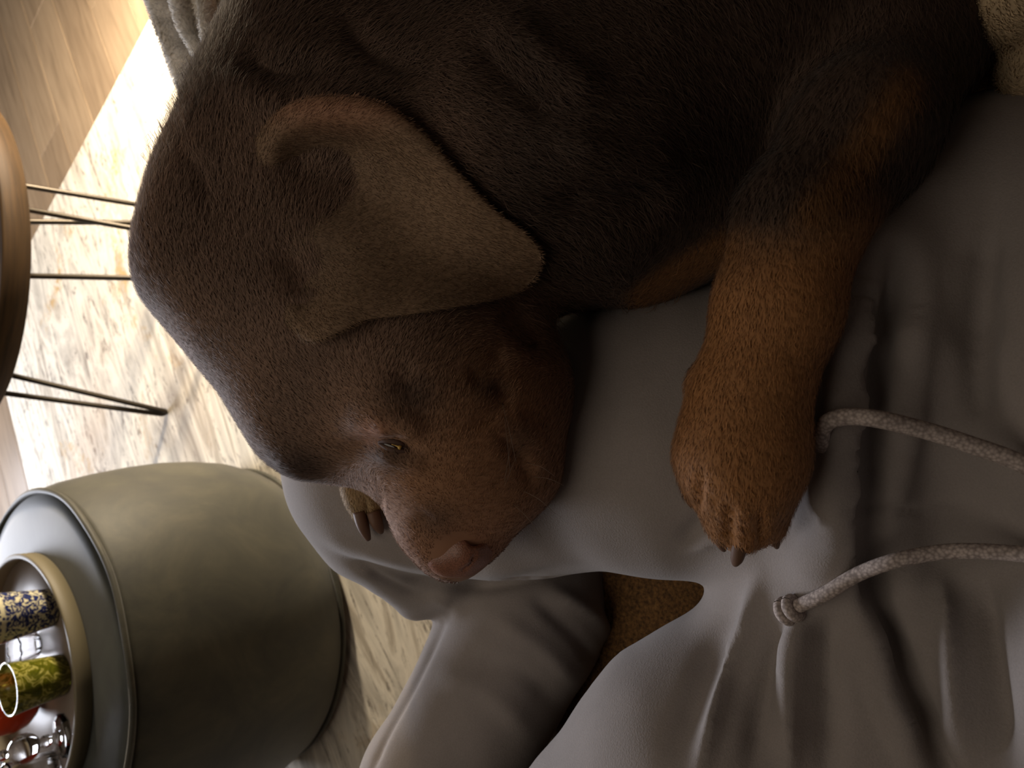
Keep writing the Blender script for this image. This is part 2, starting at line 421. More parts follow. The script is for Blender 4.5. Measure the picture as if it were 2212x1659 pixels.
# ================================================================== pouf
m = NT('pouf_velvet', 0.62); v_ = m.coords((1, 1, 1)); n1 = m.noise(v_, 6.5, 8, 0.68, 0.6)
m.base(m.ramp(n1, [(0.32, lin(33, 32, 22)), (0.5, lin(52, 50, 36)), (0.68, lin(70, 66, 49))]))
m.b.inputs['Sheen Weight'].default_value = 0.25; m.bump(n1, 0.15, 0.004); POUF = m.m
m = NT('pouf_top', 0.6); v_ = m.coords((1, 1, 1)); n1 = m.noise(v_, 6, 6, 0.6, 0.5)
m.base(m.ramp(n1, [(0.32, lin(34, 38, 33)), (0.52, lin(48, 52, 45)), (0.7, lin(66, 70, 62))])); m.b.inputs['Sheen Weight'].default_value = 0.3; POUFT = m.m
PC = np.array([-0.575, 1.71])
pouf = empty('pouf', (PC[0], PC[1], 0.007))
tag(pouf, 'big round olive grey drum pouf carrying the tray', 'pouf')
def wob(a, z): return 0.006 * math.sin(3 * a + 9 * z) * (1 if z < 0.4 else 0.3) + 0.004 * math.sin(7 * a - 14 * z) * (0.6 if z < 0.46 else 0.1)
bprof = [(0.001, 0.008), (0.25, 0.008), (0.325, 0.010), (0.345, 0.022), (0.362, 0.05), (0.380, 0.11), (0.389, 0.18), (0.392, 0.25), (0.389, 0.32), (0.382, 0.39), (0.371, 0.45), (0.361, 0.485), (0.356, 0.495), (0.345, 0.497)]
lathe('body', bprof, (PC[0], PC[1], 0), POUF, pouf, 128, wob=wob)
tprof = [(0.353, 0.492), (0.345, 0.500), (0.32, 0.504), (0.25, 0.506), (0.1, 0.507), (0.0005, 0.507)]
lathe('top', tprof, (PC[0], PC[1], 0), POUFT, pouf, 128, wob=lambda a, z: 0.0)
ring = [(PC[0] + 0.357 * math.cos(a), PC[1] + 0.357 * math.sin(a), 0.499 + 0.0015 * math.sin(9 * a)) for a in np.linspace(0, 2 * math.pi, 161)]
tube('piping', ring, 0.006, POUF, pouf, 8, False)
ring = [(PC[0] + 0.356 * math.cos(a), PC[1] + 0.356 * math.sin(a), 0.030) for a in np.linspace(0, 2 * math.pi, 161)]
tube('piping', ring, 0.006, POUF, pouf, 8, False)

# ================================================================== tray and what stands on it
m = NT('tray_metal', 0.6); m.b.inputs['Base Color'].default_value = lin(112, 103, 80); m.b.inputs['Metallic'].default_value = 0.0; TRAYM = m.m
m = NT('tray_mirror', 0.42); m.b.inputs['Base Color'].default_value = lin(132, 117, 103); TRAYB = m.m
TRC = np.array([-0.585, 1.725]); TRR = 0.238; TRZ = 0.5075
tray = empty('serving_tray', (TRC[0], TRC[1], TRZ)); tag(tray, 'round beige serving tray with upright rim on the pouf', 'tray')
lathe('rim', [(TRR - 0.007, 0.003), (TRR - 0.007, 0.028), (TRR - 0.005, 0.030), (TRR + 0.001, 0.030), (TRR + 0.003, 0.028), (TRR + 0.001, 0.0), (TRR - 0.007, 0.0), (TRR - 0.007, 0.003)], (TRC[0], TRC[1], TRZ), TRAYM, tray, 128)
lathe('mirror_base', [(0.0005, 0.005), (0.1, 0.005), (TRR - 0.0075, 0.005), (TRR - 0.0075, 0.0005), (0.1, 0.0005), (0.0005, 0.0005)], (TRC[0], TRC[1], TRZ), TRAYB, tray, 96)
ZB = TRZ + 0.0055
# blue and white cup
m = NT('blue_china', 0.18); tc = m.n('ShaderNodeTexCoord'); sep = m.n('ShaderNodeSeparateXYZ'); m.l(tc.outputs['Object'], sep.inputs[0])
vo = m.n('ShaderNodeTexVoronoi', feature='F1'); vo.inputs['Scale'].default_value = 62; m.l(tc.outputs['Object'], vo.inputs['Vector'])
ns = m.noise(tc.outputs['Object'], 85, 5, 0.65, 1.6)
flor = m.ramp(ns, [(0.51, Wt), (0.54, K)])
dots = m.ramp(vo.outputs['Distance'], [(0.16, Wt), (0.22, K)])
rings = m.n('ShaderNodeMath', operation='FRACT'); mz = m.n('ShaderNodeMath', operation='MULTIPLY'); mz.inputs[1].default_value = 58; m.l(sep.outputs[2], mz.inputs[0]); m.l(mz.outputs[0], rings.inputs[0])
top = m.ramp(sep.outputs[2], [(0.0, K), (0.0945, K), (0.0955, Wt)])
chk = m.n('ShaderNodeTexChecker'); chk.inputs['Scale'].default_value = 150; m.l(tc.outputs['Object'], chk.inputs['Vector'])
patt = m.mix(top, flor, m.mix(m.ramp(rings.outputs[0], [(0.5, K), (0.52, Wt)]), chk.outputs['Fac'], dots))
m.base(m.mix(patt, lin(214, 206, 172), lin(30, 40, 92))); CHINA = m.m
def vessel(name, xy, prof_out, thick, mat, label, cat, seg=64, wob=None, zoff=ZB, flute=None):
    root = empty(name, (xy[0], xy[1], zoff)); tag(root, label, cat)
    inner = [(max(r - thick, 0.0005), z + (thick if i == 0 else 0)) for i, (r, z) in enumerate(prof_out)]
    prof = [(0.0005, 0)] + prof_out + inner[::-1] + [(0.0005, inner[0][1])]
    me = lathe('glass_wall', prof, (0, 0, 0), mat, None, seg, wob=wob); me.parent = root
    return root, me
def glassmat(name, col, rough=0.02, alpha_mix=1.0):
    m = NT(name, rough); m.b.inputs['Base Color'].default_value = col
    m.b.inputs['Transmission Weight'].default_value = alpha_mix; m.b.inputs['IOR'].default_value = 1.45; return m
p1 = PZ(112, 1312, ZB)
cup, w1 = vessel('patterned_cup', p1, [(0.034, 0), (0.037, 0.003), (0.040, 0.03), (0.046, 0.08), (0.053, 0.128), (0.0535, 0.130)], 0.003, CHINA,
    'tall blue and white floral china cup at the tray edge', 'cup'); w1.name = 'cup_wall'
# yellow green patterned tealight glass
m = glassmat('green_glass', lin(200, 196, 84), 0.12, 0.45); tc = m.n('ShaderNodeTexCoord')
n1 = m.noise(tc.outputs['Object'], 30, 3, 0.5, 2.6); m.base(m.ramp(n1, [(0.40, lin(104, 108, 26)), (0.48, lin(132, 130, 38)), (0.52, lin(214, 206, 120)), (0.57, lin(206, 198, 104)), (0.6, lin(126, 124, 36))])); GREENG = m.m
p2 = PZ(136, 1457, ZB)
vg, w2 = vessel('tealight_glass', p2, [(0.036, 0), (0.039, 0.003), (0.0425, 0.04), (0.0465, 0.075), (0.049, 0.093), (0.0495, 0.095)], 0.004, GREENG,
    'yellow green tealight glass with leafy pattern at the tray front', 'tealight glass')
# orange glass bowl behind
m = glassmat('orange_glass', lin(216, 78, 34), 0.10, 0.35); ORANGEG = m.m
p3 = PZ(78, 1500, ZB)
vo_, w3 = vessel('orange_bowl', p3, [(0.022, 0), (0.040, 0.008), (0.055, 0.026), (0.061, 0.05), (0.057, 0.078), (0.048, 0.094), (0.046, 0.096)], 0.004, ORANGEG,
    'glossy orange red glass bowl behind the green tealight glass', 'bowl')
# fluted clear dish
CLEAR = glassmat('clear_glass', (0.97, 0.97, 0.97, 1), 0.01).m
p4 = PZ(84, 1390, ZB)
vd, w4 = vessel('fluted_dish', p4, [(0.018, 0), (0.024, 0.004), (0.028, 0.02), (0.034, 0.042), (0.036, 0.046)], 0.0025, CLEAR,
    'small clear fluted glass dish between the china cup and the green glass', 'dish', 96, wob=lambda a, z: 0.07 * math.cos(12 * a) * min(1, z / 0.02))
# crystal candlestick
p5 = PZ(138, 1588, ZB)
cs = empty('crystal_candlestick', (p5[0], p5[1], ZB)); tag(cs, 'clear crystal candlestick with stacked glass balls on the tray', 'candlestick')
def lp(name, prof, seg=48, wob=None):
    o = lathe(name, prof, (0, 0, 0), CLEAR, None, seg, wob=wob); o.parent = cs; return o
lp('foot', [(0.0005, 0), (0.042, 0), (0.043, 0.004), (0.03, 0.009), (0.012, 0.014), (0.009, 0.02), (0.0005, 0.021)], 10)
def ballprof(r, z): return [(max(r * math.sin(t), 0.0005), z - r * math.cos(t)) for t in np.linspace(0, math.pi, 17)]
lp('neck_bead', ballprof(0.012, 0.032)); lp('glass_ball', ballprof(0.027, 0.069)); lp('neck_bead', ballprof(0.010, 0.103)); lp('glass_ball', ballprof(0.024, 0.135))
lp('candle_cup', [(0.0005, 0.158), (0.013, 0.158), (0.022, 0.172), (0.024, 0.192), (0.021, 0.192), (0.018, 0.174), (0.0005, 0.166)])
p6 = PZ(120, 1655, ZB)
vb, w6 = vessel('hobnail_glass', p6, [(0.026, 0), (0.030, 0.003), (0.033, 0.03), (0.036, 0.08), (0.037, 0.085)], 0.003, CLEAR,
    'clear hobnail tumbler beside the crystal candlestick', 'tumbler', 120, wob=lambda a, z: 0.03 * math.cos(20 * a) * math.cos(z * 700))
# ================================================================== sofa
m = NT('sofa_weave', 0.9); v_ = m.coords((1, 1, 1)); n1 = m.noise(v_, 260, 3, 0.7); n2 = m.noise(v_, 900, 2, 0.6)
m.base(m.ramp(n1, [(0.35, lin(74, 50, 26)), (0.6, lin(128, 92, 50)), (0.75, lin(150, 112, 66))])); m.bump(n1, 0.7, 0.002); SOFA = m.m
sofa = empty('sofa', (0.3, 0.1, 0)); tag(sofa, 'brown woven sofa the person and dog are lying on', 'sofa')
SZ = 0.405
box('base', (-1.2, -0.42, 0.08), (1.45, 0.62, 0.245), SOFA, sofa, 0.03)
box('seat_cushion', (-1.19, -0.28, 0.245), (0.12, 0.655, SZ), SOFA, sofa, 0.05, 5)
box('seat_cushion', (0.125, -0.28, 0.245), (1.44, 0.655, SZ), SOFA, sofa, 0.05, 5)
box('back_cushion', (-1.19, -0.50, SZ), (0.12, -0.31, 0.86), SOFA, sofa, 0.06, 5)
box('back_cushion', (0.125, -0.50, SZ), (1.44, -0.31, 0.86), SOFA, sofa, 0.06, 5)
for x in (-1.1, 1.3):
    for y in (-0.35, 0.5): box('foot', (x, y, 0.007), (x + 0.06, y + 0.06, 0.08), STEEL, sofa, 0.006)

# ================================================================== person in grey sweatpants
m = NT('grey_jersey', 0.88); v_ = m.coords((1, 1, 1))
wv = m.n('ShaderNodeTexWave', wave_type='BANDS', bands_direction='DIAGONAL'); wv.inputs['Scale'].default_value = 210; wv.inputs['Distortion'].default_value = 1.2; wv.inputs['Detail'].default_value = 1; m.l(v_, wv.inputs['Vector'])
n1 = m.noise(v_, 700, 2, 0.6); n2 = m.noise(v_, 9, 4, 0.6)
col = m.ramp(n2, [(0.3, lin(140, 132, 127)), (0.7, lin(155, 146, 141))])
m.base(m.mix(0.16, col, n1, 'OVERLAY')); m.b.inputs['Sheen Weight'].default_value = 0.15
m.bump(n1, 0.3, 0.0012); JERSEY = m.m
person = empty('person', (-0.08, 0.05, SZ)); tag(person, 'person in loose grey sweatpants sitting cross-legged on the sofa', 'person')
pr = lambda r, s: r * s / FPX
S = SDF(0.004)
S.ball(P(2130, 520, 0.58), 0.095, 0.05); S.cone(P(2130, 520, 0.58), P(2180, 900, 0.62), 0.095, 0.13, 0.05)
S.chain([(P(2160, 720, 0.66), 0.14), (P(1800, 860, 0.645), 0.122), (P(1450, 930, 0.69), 0.122), (P(1150, 960, 0.77), 0.124), (P(862, 1000, 0.85), 0.127)], 0.03)
S.chain([(P(2160, 1380, 0.66), 0.14), (P(1860, 1500, 0.63), 0.128), (P(1560, 1690, 0.64), 0.122), (P(1250, 1980, 0.70), 0.115)], 0.022)
S.cone(P(2170, 780, 0.665), P(2170, 1340, 0.65), 0.14, 0.14, 0.05)
S.cone(P(1780, 1000, 0.60), P(1800, 1260, 0.60), 0.075, 0.075, 0.05)              # fabric bunched over the crotch
S.chain([(P(1935, 420, 0.53), pr(60, 0.53)), (P(1890, 560, 0.515), pr(62, 0.515)), (P(1872, 750, 0.505), pr(62, 0.505)), (P(1835, 930, 0.50), pr(62, 0.5)), (P(1815, 1080, 0.51), pr(60, 0.51)), (P(1790, 1200, 0.53), pr(60, 0.53))], 0.035)
S.cone((-0.21, -0.03, 0.50), (-0.20, -0.12, 0.58), 0.14, 0.14, 0.06); S.cone((0.00, -0.03, 0.50), (0.0, -0.12, 0.58), 0.14, 0.14, 0.06)
S.chain([(P(1180, 1080, 0.95), 0.09), (P(1129, 1335, 0.885), 0.088), (P(943, 1700, 0.865), 0.083), (P(860, 1860, 0.86), 0.07)], 0.02)
S.chain([(P(1250, 1980, 0.74), 0.10), (P(1000, 1900, 0.93), 0.075)], 0.03)
S.chain([(P(830, 1160, 0.845), 0.055), (P(880, 1245, 0.86), 0.028), (P(893, 1302, 0.87), 0.012)], 0.035)
S.cone(P(960, 1255, 0.84), P(893, 1300, 0.87), 0.03, 0.012, 0.02)
V, Q = S.mesh(1)
def depth_on(bvh, x, y, default):
    d = ray(x, y); n = np.linalg.norm(d); h = bvh.ray_cast(Vector(CAM), Vector(d / n))
    return default if h[0] is None else h[3] / n
tmp_bvh = BVHTree.FromPolygons([tuple(v) for v in V], [tuple(q) for q in Q.tolist()])
def furrow(path, k):                  # deep fold pressed into the cloth
    pts = [(P(x, y, depth_on(tmp_bvh, x, y, 0.5) + d), r) for x, y, r, d in path]
    for (a, ra), (b, rb) in zip(pts[:-1], pts[1:]): S.cone(a, b, ra, rb, k, 'd')
furrow([(1940, 545, 0.006, 0.0), (1918, 660, 0.012, 0.010), (1898, 800, 0.013, 0.014), (1882, 950, 0.014, 0.016), (1874, 1100, 0.013, 0.015), (1886, 1250, 0.012, 0.012), (1940, 1410, 0.010, 0.004), (2000, 1550, 0.010, 0.004), (2070, 1690, 0.010, 0.004)], 0.009)
furrow([(2120, 560, 0.004, 0.0), (2112, 700, 0.008, 0.002), (2118, 860, 0.005, 0.0)], 0.014)
V, Q = S.mesh(3)
def folds(V, Q, L):
    for pts, amp, w in L: V = crease(V, Q, pts, amp, w)
    return V
V = folds(V, Q, [
    ([(1890, 420), (1840, 640), (1815, 850), (1800, 1050), (1800, 1200)], 0.012, 44),
    ([(2040, 420), (1990, 650), (1950, 900), (1950, 1100), (1985, 1300), (2050, 1480)], 0.008, 60),
    ([(2150, 380), (2125, 600), (2110, 800), (2120, 1000)], -0.006, 26),
    ([(1640, 1245), (1600, 1380), (1555, 1500), (1500, 1700)], 0.013, 18), ([(1590, 1270), (1535, 1420), (1450, 1640)], -0.006, 26),
    ([(1690, 1330), (1650, 1480), (1620, 1680)], -0.010, 26),
    ([(1735, 1320), (1712, 1450), (1705, 1700)], 0.014, 22), ([(1790, 1320), (1785, 1450), (1790, 1700)], -0.012, 28),
    ([(1850, 1290), (1885, 1420), (1930, 1540), (2000, 1700)], 0.014, 24),
    ([(2030, 1240), (2060, 1420), (2100, 1680)], 0.013, 26), ([(2120, 1240), (2140, 1420), (2170, 1680)], -0.010, 24),
    ([(690, 1190), (800, 1228), (930, 1262), (1080, 1262), (1250, 1228)], -0.006, 14), ([(700, 1165), (850, 1205), (1000, 1235), (1180, 1235)], 0.004, 16),
    ([(780, 1215), (830, 1255), (900, 1282), (960, 1285)], -0.005, 11),
    ([(1180, 1270), (1280, 1330), (1330, 1400)], 0.008, 16), ([(1150, 1290), (1240, 1370), (1290, 1440)], -0.006, 16), ([(1060, 1330), (1170, 1400), (1250, 1480)], 0.005, 22),
    ([(1000, 1420), (1120, 1450), (1210, 1530)], -0.004, 24), ([(940, 1460), (1060, 1500), (1150, 1590)], 0.004, 26),
    ([(985, 1292), (900, 1470), (830, 1600), (795, 1690)], -0.0045, 7),
    ([(1470, 1180), (1520, 1120), (1540, 1080)], -0.004, 20), ([(1690, 1175), (1730, 1150), (1770, 1110)], -0.004, 8),
    ([(1480, 1195), (1560, 1165), (1620, 1190)], 0.004, 12),
    ([(1748, 1118), (1820, 1108), (1900, 1102), (2000, 1108), (2100, 1104), (2230, 1108)], -0.0035, 6),
    ([(1400, 1330), (1300, 1440), (1170, 1590), (1100, 1680)], 0.003, 40)])
V = relax(V, Q, 0.5)
N = vnormals(V, Q)
V = V + N * (0.0018 * fnoise(V, 38, 3) + 0.0008 * fnoise(V, 90, 5))[:, None]
on_seat = V[:, 1] < 0.60
V[on_seat, 2] = np.maximum(V[on_seat, 2], SZ - 0.012)            # pressed flat against the seat cushion
PANTS_V, PANTS_Q = V, Q
pants = under(person, big_mesh('sweatpants', V, Q, JERSEY))
m = NT('dark_shirt', 0.9); m.b.inputs['Base Color'].default_value = lin(70, 66, 64); SHIRT = m.m
S = SDF(0.008); S.cone((-0.09, -0.17, 0.66), (-0.08, -0.24, 1.02), 0.15, 0.15, 0.05); S.cone((-0.26, -0.24, 1.06), (0.10, -0.24, 1.06), 0.075, 0.075, 0.08)
V, Q = S.mesh(3); under(person, big_mesh('sweatshirt', V, Q, SHIRT))
pants_bvh = BVHTree.FromPolygons([tuple(v) for v in PANTS_V], [tuple(q) for q in PANTS_Q.tolist()])
# drawstrings
m = NT('braided_cord', 0.9); v_ = m.coords((1, 1, 1)); vo = m.n('ShaderNodeTexVoronoi'); vo.inputs['Scale'].default_value = 480; m.l(v_, vo.inputs['Vector'])
m.base(m.ramp(vo.outputs['Distance'], [(0.2, lin(196, 182, 174)), (0.8, lin(140, 128, 122))])); m.bump(vo.outputs['Distance'], -0.9, 0.0016); CORD = m.m
def cord(name, px, r, offs):
    sd = np.array([depth_on(pants_bvh, x, y, 0.45) for x, y in px]); off = np.array(offs)
    free = off >= 0
    for _ in range(40):
        av = sd.copy(); av[1:-1] = (sd[:-2] + sd[2:]) / 2; sd = np.where(free, np.minimum(sd, av + 0.0004), sd)
    pts = [P(x, y, s - r - o) for (x, y), s, o in zip(px, sd, offs)]
    C = catmull(pts, 10)
    return tube(name, C, r, CORD, None, 14), C
c1, C1 = cord('drawstring', [(2290, 1045), (2200, 998), (2100, 962), (2000, 930), (1900, 906), (1830, 900), (1788, 912), (1774, 938), (1782, 965), (1800, 985)], 0.0052,
          [0, 0, 0.001, 0.003, 0.008, 0.005, 0.002, -0.002, -0.010, -0.018]); under(person, c1)
c2, C2 = cord('drawstring', [(2290, 1205), (2200, 1196), (2100, 1190), (2020, 1194), (1930, 1212), (1850, 1242), (1780, 1284), (1722, 1310)], 0.0048,
          [0, 0, 0.001, 0.003, 0.010, 0.004, 0.001, 0.001]); under(person, c2)
k0 = C2[-1]; kd = C2[-1] - C2[-4]; kd /= np.linalg.norm(kd)
kb = np.cross(kd, -FWD); kb /= np.linalg.norm(kb); kn = np.cross(kb, kd)
for q, rr in ((0.0035, 0.0068), (0.0105, 0.0072)):
    ringp = [k0 + kd * q + rr * (math.cos(t) * kb + math.sin(t) * kn) * 0.86 for t in np.linspace(0, 2 * math.pi, 33)]
    o = tube('cord_knot', ringp, 0.0042, CORD, None, 10, False); o.parent = c2
# ================================================================== dog
m = NT('dog_coat', 0.75); at_ = m.n('ShaderNodeAttribute', attribute_name='coat'); m.base(at_.outputs['Color'])
m.b.inputs['Specular IOR Level'].default_value = 0.35; m.b.inputs['Sheen Weight'].default_value = 0.12; m.b.inputs['Sheen Roughness'].default_value = 0.4; COAT = m.m
dog = empty('dog', (0.25, 0.35, SZ)); tag(dog, 'large dark brown dog with tan legs resting its head on the lap', 'dog')
pr = lambda r, s: r * s / FPX
D = SDF(0.004)
def c_(a, b, k=0.03):
    D.cone(P(a[0], a[1], a[2]), P(b[0], b[1], b[2]), pr(a[3], a[2]), pr(b[3], b[2]), k)
def b_(a, k=0.02, op='u'): D.ball(P(a[0], a[1], a[2]), pr(a[3], a[2]), k, op)
# trunk, chest, neck
D.cone(P(1560, -160, 0.67), (0.95, 0.30, 0.58), pr(450, 0.67), 0.17, 0.05)
D.cone(P(910, -130, 0.72), (0.95, 0.36, 0.60), pr(310, 0.72), 0.17, 0.06)
c_((910, -130, 0.72, 310), (1500, -120, 0.66, 430), 0.05)
c_((608, 430, 0.69, 258), (925, -130, 0.72, 300), 0.03)
c_((860, 380, 0.67, 300), (1250, 260, 0.64, 350), 0.06)
c_((1250, 300, 0.635, 330), (1560, 0, 0.66, 420), 0.06)
c_((1080, 560, 0.66, 130), (1230, 420, 0.65, 230), 0.04)                            # throat
c_((1400, 560, 0.63, 95), (1560, 420, 0.60, 150), 0.03)                             # breast bone
# head
c_((512, 560, 0.665, 208), (690, 868, 0.635, 150), 0.03)
c_((690, 868, 0.635, 150), (960, 890, 0.61, 222), 0.03)
c_((760, 660, 0.645, 240), (980, 860, 0.61, 215), 0.03)
c_((960, 900, 0.61, 222), (968, 1120, 0.622, 112), 0.02)
c_((968, 1120, 0.622, 112), (980, 1185, 0.624, 62), 0.02)
c_((1095, 880, 0.61, 108), (1085, 1010, 0.612, 112), 0.03)                          # flews
c_((1085, 1010, 0.612, 112), (1040, 1130, 0.618, 62), 0.02)
b_((657, 972, 0.60, 60), 0.010); b_((840, 905, 0.545, 40), 0.03)                    # brows
c_((1010, 700, 0.62, 150), (1080, 800, 0.61, 120), 0.04)                            # cheek
# near foreleg
c_((1990, 40, 0.55, 140), (1860, 290, 0.50, 135), 0.03)
c_((1560, 60, 0.62, 330), (1850, 90, 0.58, 200), 0.05)
c_((1860, 290, 0.50, 135), (1725, 480, 0.485, 128), 0.03)
c_((1725, 480, 0.485, 128), (1680, 660, 0.482, 122), 0.02)
c_((1680, 660, 0.482, 122), (1618, 850, 0.48, 112), 0.02)
c_((1618, 850, 0.48, 112), (1602, 985, 0.48, 130), 0.02)
c_((1602, 985, 0.48, 130), (1606, 1090, 0.492, 88), 0.02)
for (x0, y0, s0, r0), (x1, y1, s1, r1) in (((1556, 1050, .484, 54), (1558, 1140, .496, 36)), ((1612, 1050, .479, 56), (1606, 1158, .491, 40)),
                                           ((1662, 1045, .484, 52), (1660, 1138, .496, 38)), ((1498, 985, .488, 36), (1497, 1062, .500, 26))):
    c_((x0, y0, s0, r0), (x1, y1, s1, r1), 0.008)
b_((1505, 822, 0.495, 24), 0.01)
# far foreleg under the chin
c_((820, 720, 0.78, 110), (800, 960, 0.75, 75), 0.02)
c_((800, 960, 0.75, 75), (792, 1060, 0.725, 52), 0.01)
for (x0, y0, s0, r0), (x1, y1, s1, r1) in (((768, 1050, .715, 30), (778, 1112, .722, 20)), ((800, 1050, .712, 30), (808, 1110, .72, 21)), ((832, 1050, .712, 30), (838, 1100, .72, 21))):
    c_((x0, y0, s0, r0), (x1, y1, s1, r1), 0.006)
V, Q = D.mesh(3)
# carved features: toes, stop, eye socket, lip line, cheek hollows
V = folds(V, Q, [
    ([(1578, 1080), (1574, 1130), (1572, 1190)], -0.005, 7), ([(1640, 1090), (1645, 1140), (1648, 1190)], -0.004, 7), ([(1515, 1010), (1510, 1060), (1508, 1100)], -0.005, 7),
    ([(786, 1070), (794, 1120)], -0.003, 5), ([(818, 1070), (823, 1120)], -0.003, 5),
    ([(735, 990), (790, 965), (850, 960), (910, 985)], -0.007, 26), ([(800, 925), (860, 915), (920, 945)], 0.005, 22), ([(815, 985), (870, 990), (925, 1010)], 0.004, 18),
    ([(1060, 830), (1090, 860), (1060, 900), (1000, 930)], -0.004, 18), ([(1075, 940), (1120, 990), (1150, 1060)], -0.004, 14), ([(1100, 900), (1160, 960), (1170, 1040)], 0.003, 20),
    ([(1000, 820), (1050, 800), (1090, 760)], -0.004, 24), ([(900, 860), (870, 820), (900, 790)], -0.003, 26), ([(930, 1110), (900, 1150)], -0.002, 20), ([(1085, 650), (1130, 700), (1170, 750)], -0.014, 24),
    ([(520, 120), (600, 160), (720, 150)], -0.006, 28), ([(470, 170), (560, 230), (640, 260)], 0.005, 30),
    ([(1000, 60), (1100, 170), (1200, 240)], -0.008, 40), ([(1080, 40), (1180, 130), (1300, 210)], 0.008, 40), ([(1180, 300), (1330, 330), (1460, 330)], 0.008, 40), ([(1150, 420), (1300, 440), (1450, 420)], -0.008, 40),
    ([(580, 350), (700, 370), (810, 350)], -0.010, 60), ([(600, 520), (640, 590), (660, 640)], -0.010, 46), ([(720, 40), (800, 120), (900, 160)], -0.005, 30), ([(380, 330), (430, 380), (450, 460)], -0.004, 24)])
N = vnormals(V, Q); V = V + N * (0.0016 * fnoise(V, 55, 11))[:, None]
on_seat = V[:, 1] < 0.60; V[on_seat, 2] = np.maximum(V[on_seat, 2], SZ - 0.008); N = vnormals(V, Q)
DOG_V, DOG_Q = V, Q
BROWN = np.array(lin(124, 98, 81)[:3]); DARK = np.array(lin(60, 46, 40)[:3]); TAN = np.array(lin(170, 120, 74)[:3]); LIVER = np.array(lin(168, 124, 90)[:3]); WARM = np.array(lin(172, 124, 96)[:3])
def blob(x, y, cx_, cy_, rx, ry): return np.exp(-(((x - cx_) / rx) ** 2 + ((y - cy_) / ry) ** 2))
def coat(p):
    x, y, s = project(p)
    c = BROWN[None] * (1 + 0.25 * fnoise(p, 60, 21))[:, None]
    def mix(c, col, w): w = np.clip(w, 0, 1)[:, None]; return c * (1 - w) + col[None] * w
    sm = lambda a, b, v: np.clip((v - a) / (b - a), 0, 1) ** 2 * (3 - 2 * np.clip((v - a) / (b - a), 0, 1))
    c = mix(c, BROWN * 0.32, sm(880, 1150, x + 60 * fnoise(p, 25, 88)) * sm(700, 560, y)); c = mix(c, BROWN * 0.42, 0.7 * sm(330, 150, y + 40 * fnoise(p, 25, 89)))  # darker coat on chest and body, with shade painted into the tone
    c = mix(c, LIVER, 0.9 * blob(x, y, 1000, 1060, 260, 190) + 0.5 * blob(x, y, 1080, 850, 130, 150))
    c = mix(c, WARM, 0.7 * blob(x, y, 1000, 1180, 110, 60) + 0.8 * blob(x, y, 810, 935, 34, 30))
    c = mix(c, DARK, 0.85 * blob(x, y, 650, 1010, 90, 45) + 0.7 * blob(x, y, 895, 860, 60, 45) + 0.7 * blob(x, y, 1055, 845, 38, 32) + 0.7 * blob(x, y, 845, 990, 60, 28) + 0.6 * blob(x, y, 940, 1125, 50, 40) + 0.5 * blob(x, y, 1120, 950, 34, 40))  # dark face patches; shade of the eye and cheek hollows painted into them
    leg, _ = pl_dist(x, y, [(1760, 430), (1690, 640), (1625, 850), (1602, 985), (1606, 1130)])
    c = mix(c, TAN * 0.95, sm(200, 130, leg) * sm(400, 620, y + 30 * fnoise(p, 120, 77) + 0.25 * (x - 1700)) * (s < 0.56) * (x > 1420))
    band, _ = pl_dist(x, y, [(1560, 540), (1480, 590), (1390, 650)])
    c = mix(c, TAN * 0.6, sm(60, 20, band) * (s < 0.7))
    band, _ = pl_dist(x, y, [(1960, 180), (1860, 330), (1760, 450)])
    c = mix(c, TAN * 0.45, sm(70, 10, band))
    c = mix(c, np.array(lin(160, 134, 98)[:3]), (s > 0.69) * sm(990, 1040, y) * (x < 880) * (x > 700))
    return np.maximum(c, 0.004)
dflow = flow_field([(970, 1150, -.1, -1), (1080, 1060, .35, -1), (880, 1080, -.6, -.8), (1130, 900, .5, -.9), (960, 900, .1, -1), (760, 900, -.9, -.45), (650, 850, -.8, -.7), (900, 760, .4, -.9),
    (500, 800, -.65, -.75), (400, 700, -.4, -.95), (560, 700, -.3, -1), (330, 560, -.1, -1), (420, 450, .2, -1), (520, 330, .1, -1), (340, 330, .2, -1), (400, 180, .6, -.8), (560, 150, .6, -.6), (800, 100, 1, -.2),
    (1000, 200, .9, .4), (1150, 100, .8, .5), (1200, 400, .9, .2), (1350, 300, .8, .5), (1300, 520, .5, .8), (1150, 640, .9, .5), (1200, 690, .8, .6), (1440, 600, -.6, .8), (1500, 100, .5, .7), (1800, 200, -.3, 1),
    (1720, 500, -.1, 1), (1660, 750, -.2, 1), (1600, 950, -.1, 1), (1600, 1120, 0, 1), (1510, 1000, -.1, 1), (800, 1080, .1, 1), (1000, 600, .9, .1)])
def dlen(p):
    x, y, s = project(p)
    L = 0.0055 + 0.007 * np.clip((700 - y) / 350, 0, 1) + 0.005 * blob(x, y, 1250, 520, 250, 220)
    L = np.where((x > 1420) & (y > 460), 0.006, L); L = L - 0.002 * blob(x, y, 980, 1100, 160, 160)
    return np.maximum(L, 0.0025)
def dkeep(c, n):
    x, y, s = project(c)
    vis = ((CAM - c) * n).sum(1) / np.linalg.norm(CAM - c, axis=1)
    infr = (x > -150) & (x < 2350) & (y > -220) & (y < 1800)
    w = np.where(vis > -0.35, 1.0, 0.12) * np.where(infr, 1.0, 0.15)
    w = w * np.where(np.hypot((x - 992) / 62, (y - 1205) / 52) < 1, 0.0, 1.0)        # bare nose leather
    w = w * np.where((np.hypot(x - 845, (y - 963) * 2.2) < 26), 0.1, 1.0)
    return w * np.where((x > 1500) & (y < 350), 0.5, 1.0)
st = fur(V, Q, N, 560000, dlen, 0.00055, dflow, coat, 0.30, 5, dkeep)
